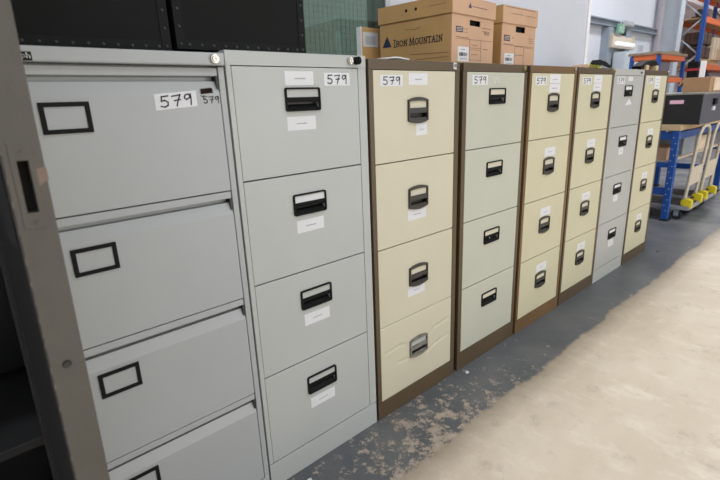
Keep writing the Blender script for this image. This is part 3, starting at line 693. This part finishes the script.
# ------------------------------------------------------------------ pallet racking
pr = thing('pallet_racking', 'tall pallet racking with blue upright, grey braces and orange beams at the right edge', 'racking', (13.40, 2.27, 0))
X2 = 3.0
for x in (0, X2, 2*X2):
    for y in (0, .50): MB().box(x, x+.10, y, y+.08, 0, 4.3).build('upright', 'blue', pr, .003)
    zz = .4
    while zz < 3.9:
        MB().tube([(x+.05, .08, zz), (x+.05, .50, zz+.38)], .018, 8).build('brace', 'lgrey', pr); MB().tube([(x+.05, .50, zz+.38), (x+.05, .08, zz+.76)], .018, 8).build('brace', 'lgrey', pr); zz += .80
lev = [.15, .95, 1.64, 2.68, 3.35]
for z in lev:
    for b0 in (0, X2):
        for y in (.015, .515): MB().box(b0+.10, b0+X2, y, y+.05, z, z+.13).build('beam', 'orange', pr, .003)
        MB().box(b0+.10, b0+X2, .066, .514, z+.09, z+.118).build('shelf_board', 'tan', pr)
rnd = random.Random(9)
def pallet(x, y, z, label):
    t = thing('pallet', label, 'pallet', (x, y, z), 0, 'timber pallets on the racking')
    for k in range(3): MB().box(0, .8, .02+k*.19, .08+k*.19, .018, .095).build('block_row', 'tan', t)
    for k in range(5): MB().box(k*.175, k*.175+.10, 0, .46, .095, .113).build('deck_board', 'tan', t)
    for k in range(3): MB().box(0, .8, .02+k*.19, .08+k*.19, 0, .018).build('bottom_board', 'tan', t)
def carton(x, y, z, w, d_, h, m_, label):
    t = thing('carton', label, 'box', (x, y, z), 0, 'cartons stacked on the racking')
    MB().box(0, w, 0, d_, 0, h).build('box', m_, t, .004); MB().box(w*.42, w*.58, -.002, 0, .0, h).build('tape', 'tan', t)
    MB().box(-.002, 0, d_*.4, d_*.6, .0, h).build('tape', 'tan', t)
ords = ['first', 'second', 'third', 'fourth', 'fifth', 'sixth']
def fill(i):
    x = 13.56+i*.95
    if x > 16.3 and x < 16.5: x = 16.55
    return x
for i in range(2):
    x = 13.56+i*.95; zb = 1.7585+0.012
    if i < 2: pallet(x, 2.29, zb, 'timber pallet on the lower visible rack shelf, %s from the blue upright' % ords[i])
    z = zb+.114 if i < 2 else zb-.008
    wh = 'on the lower rack pallet' if i < 2 else 'standing directly on the rack shelf past the pallets'
    for k in range(2):
        if i == 0:
            t = thing('wrapped_bundle', 'dark brown wrapped bundle on the pallet behind the blue rack upright, %s one' % ('lower', 'upper')[k], 'bundle', (x+.01, 2.29, z), 0, 'brown bundles on the racking')
            MB().box(0, .76, 0, .4, 0, .30).build('wrapping', 'pbrown', t, .04); MB().box(.3, .36, -.003, .403, .002, .303).build('strap', 'blackp', t); z += .305
            continue
        carton(x+.01, 2.28, z, .38, .42, .26, 'pale', 'pale carton %s, left side, %s layer' % (wh, ('bottom', 'top')[k]))
        carton(x+.41, 2.28, z, .38, .42, .26, 'pale' if k else 'cboard2', '%s carton %s, right side, %s layer' % (('pale' if k else 'pinkish'), wh, ('bottom', 'top')[k])); z += .262
for (x, s, lb) in ((13.62, 1, 'dark machine part on the upper rack shelf nearest the blue upright'), (14.0, .8, 'second dark machine part on the upper rack shelf, right of the first')):
    t = thing('machine_part', lb, 'machine part', (x, 2.36, 2.7985))
    MB().box(0, .3*s, 0, .25, 0, .05).build('base', 'pbrown', t, .01); MB().cyl((.04, .12, .12*s), .085*s, .22*s, 'x', 20).build('drum', 'pbrown', t, .01); MB().cyl((.02, .12, .12*s), .05*s, .02, 'x', 16).build('hub', 'rivet', t)
# ------------------------------------------------------------------ fixtures on the far wall
pp = tag(MB().cyl((12.36, 2.90, 0), .07, 4.8, 'z', 20).build('drain_pipe', 'pipe'), 'pinkish-grey vertical drain pipe on the far wall left of the steel column', 'pipe')
lp = thing('wall_lamp', 'beige wall lamp with a white tube under the green exit sign', 'lamp', (9.62, 2.80, 2.02))
MB().prism([(.0,0),(.03,.20),(.10,.26),(.165,.26),(.165,.24),(.11,.235),(.055,.19),(.04,.02),(.165,.02),(.165,0)], 'x', 0, 1.10).build('housing', 'beige', lp, .01)
for x in (-.012, 1.10): MB().box(x, x+.012, 0, .165, 0, .26).build('end_cap', 'beige', lp, .004)
MB().cyl((.10, -.03, .075), .035, .86, 'x', 16).build('tube', mat('lit tube', (250,250,252), .3, emit=1.6), lp)
es = thing('exit_sign', 'small green exit sign with a running figure above the beige lamp', 'sign', (9.82, 2.80, 2.30))
MB().box(0, .30, 0, .04, 0, .16).build('panel', 'green', es, .002)
mb = MB(); Te = lambda u, v, k: (u, -.001-k, v)
for pl in ([(.05,.03),(.09,.06),(.11,.10)], [(.11,.10),(.15,.06),(.14,.03)], [(.07,.09),(.13,.115),(.15,.095)]): mb.stroke(pl, .014, Te)
mb.stroke([(.20,.02),(.20,.14),(.26,.14),(.26,.02)], .012, Te); mb.build('running_figure', 'tube', es)
MB().cyl((.15, .02, .16), .012, .06, 'z', 10).build('bracket', 'lgrey', es)
sb = tag(MB().box(10.18, 10.60, 2.80, 2.879, 2.44, 2.55).box(10.2, 10.54, 2.78, 2.80, 2.455, 2.535).build('junction_box', 'lgrey', None, .01), 'pale grey junction box on the wall rail beside the exit sign', 'junction box')
ws = thing('display_stand', 'narrow white display stand with pink patches, left of the low orange rack', 'stand', (10.72, 2.70, 0))
MB().box(0, .24, 0, .03, .03, 2.10).build('panel', 'lgrey', ws, .003)
for z in (1.70, 1.88): MB().box(.05, .20, -.004, 0, z, z+.09).build('patch', 'pink', ws)
MB().box(-.05, .29, -.12, .15, 0, .03).build('base', 'steeld', ws)
dc = thing('steel_locker', 'grey steel locker against the far wall under the beige lamp', 'locker', (9.80, 2.62, 0))
MB().box(0, .86, 0, .22, 0, 1.94).build('body', 'steel', dc, .004)
for k in range(2):
    d_ = MB().box(.02+k*.42, .42+k*.42-.005, -.015, 0, .05, 1.90).build('door', 'steel', dc, .003); MB().box(.37-k*.0+k*.10-.0, .39+k*.10, -.03, -.0155, .95, 1.05).build('handle', 'blackp', d_)

# ------------------------------------------------------------------ small litter on the floor
def scrap(x, y, s, m_, lb):
    tag(MB().prism([(x-s, y-s*.5), (x+s*.7, y-s*.8), (x+s, y+s*.4), (x-.2*s, y+s*.7)], 'z', .0003, .0003+s*.45).build('litter_scrap', m_, None, .001), lb, 'litter')
scrap(1.035, -.040, .011, 'paper', 'white scrap on the floor at the foot between the third and fourth cabinets')
scrap(.145, -.055, .011, 'paper', 'white scrap on the floor at the foot of the light grey cabinet')
scrap(3.43, -.085, .012, 'pbrown', 'dark scrap on the floor near the last cabinet')

# ------------------------------------------------------------------ setting
struct(MB().box(-4, 22, -7, 3.2, -.1, 0).build('floor', 'floor'))
struct(MB().box(-4, 22, 3.0, 3.2, 0, 5.0).build('wall_back', 'clad'))
struct(MB().box(-4.2, -4, -7, 3.2, 0, 5.0).build('wall_left', 'white'))
struct(MB().box(22, 22.2, -7, 3.2, 0, 5.0).build('wall_right', 'clad'))
struct(MB().box(-4.2, 22.2, -7.2, -7, 0, 5.0).build('wall_front', 'clad'))
struct(MB().box(-4.2, 22.2, -7.2, 3.2, 5.0, 5.2).build('ceiling', 'ceil'))
struct(MB().box(4.0, 12.5, 2.88, 3.0, 2.41, 2.43).box(4.0, 12.5, 2.93, 2.95, 2.43, 2.51).box(4.0, 12.5, 2.88, 3.0, 2.51, 2.53).build('trim_1', 'steeld'))
struct(MB().box(12.55, 12.82, 2.55, 2.575, 0, 5).box(12.67, 12.69, 2.575, 2.975, 0, 5).box(12.55, 12.82, 2.975, 3.0, 0, 5).build('trim_2', 'steel'))
struct(MB().box(9.53, 9.76, 2.86, 2.88, 0, 2.39).box(9.53, 9.55, 2.88, 3.0, 0, 2.39).build('trim_3', 'steeld'))
struct(MB().box(10.42, 10.62, 2.86, 2.88, 0, 2.39).box(10.60, 10.62, 2.88, 3.0, 0, 2.39).build('trim_4', 'steeld'))
# partition directly behind the cabinets: window part, then white wall
xw0, xw1 = -.6, 1.30
struct(MB().box(-4, xw0, .66, .74, 0, 2.8).box(xw0, xw1, .66, .74, 0, 1.10).box(xw0, xw1, .66, .74, 2.35, 2.8).box(xw1, 3.53, .66, .74, 0, 2.8).build('wall_partition', 'white'))
struct(MB().box(3.53, 3.575, .65, .75, 0, 2.8).build('trim_5', 'tube'))
wf = struct(MB().box(xw0, xw1, .655, .745, 1.10, 1.13).box(xw0, xw1, .655, .745, 2.32, 2.35).box(xw0, xw0+.03, .655, .745, 1.13, 2.32).box(xw1-.03, xw1, .655, .745, 1.13, 2.32).box(1.20, 1.23, .69, .72, 1.13, 2.32).build('window_1', 'lgrey'))
MB().box(xw0+.03, xw1-.03, .664, .670, 1.13, 2.32).build('pane', 'glass', wf)
mb = MB()
x = xw0+.03
while x < xw1-.03: mb.box(x-.0006, x+.0006, .6725, .6737, 1.13, 2.32); x += .026
z = 1.14
while z < 2.32: mb.box(xw0+.03, xw1-.03, .6725, .6737, z-.0006, z+.0006); z += .026
mb.build('wire_mesh', 'steeld', wf)

# ------------------------------------------------------------------ light
def area(name, loc, size, power, rot=(0,0,0), col=(1,1,1)):
    l = bpy.data.lights.new(name, 'AREA'); l.shape = 'RECTANGLE'; l.size, l.size_y = size; l.energy = power; l.color = col
    o = bpy.data.objects.new(name, l); C.objects.link(o); o.location = loc; o.rotation_euler = rot; return o
for i, x in enumerate((-1.5, 2.0, 5.5, 9.5, 14.0)):
    for y, pw in ((-3.0, 200),): area('overhead_light', (x, y, 4.7), (2.4, .5), pw, col=(.92, .965, 1))
for x in (4.5, 8.5, 13.5, 18): area('overhead_light', (x, 1.2, 4.7), (2.4, .5), 290, col=(.95,.97,1))
area('overhead_light', (.5, 1.9, 4.7), (2.4, .5), 130)
area('overhead_light', (-2.4, -.9, 4.7), (2.4, .5), 260, col=(.95, .97, 1))  # extra lamp, added to brighten the left side of the archive box
# added warm fill by the opposite wall, lifts the lower cabinet fronts
area('added_front_fill', (3.5, -6.9, 1.25), (7.0, 2.4), 640, (pi/2, 0, 0), (1, .95, .84))
w = bpy.data.worlds.new('World'); bpy.context.scene.world = w; w.use_nodes = True
w.node_tree.nodes['Background'].inputs[0].default_value = (.9,.95,1,1); w.node_tree.nodes['Background'].inputs[1].default_value = .6

# ------------------------------------------------------------------ camera
cam = bpy.data.cameras.new('Camera'); co = bpy.data.objects.new('Camera', cam); C.objects.link(co)
yaw, pit, rol = .7240, -.2851, -.0394
cy, sy, cp, sp = math.cos(yaw), math.sin(yaw), math.cos(pit), math.sin(pit)
f = Vector((sy*cp, cy*cp, sp)); rt = Vector((cy, -sy, 0)); up = rt.cross(f)
c, s = math.cos(rol), math.sin(rol); r_, u_ = rt*c+up*s, up*c-rt*s
mw = Matrix((r_, u_, -f)).transposed().to_4x4(); mw.translation = Vector((-.5446, -1.1346, 1.1922)); co.matrix_world = mw
cam.sensor_width = 36; cam.lens = 469.98/720*36; cam.clip_end = 100; cam.clip_start = .01
cam.dof.use_dof = True; cam.dof.focus_distance = 1.75; cam.dof.aperture_fstop = 5.2
sc = bpy.context.scene; sc.camera = co
vs_ = sc.view_settings; vs_.view_transform = 'Standard'; vs_.look = 'None'; vs_.gamma = 1; vs_.use_curve_mapping = False; vs_.exposure = -1.8
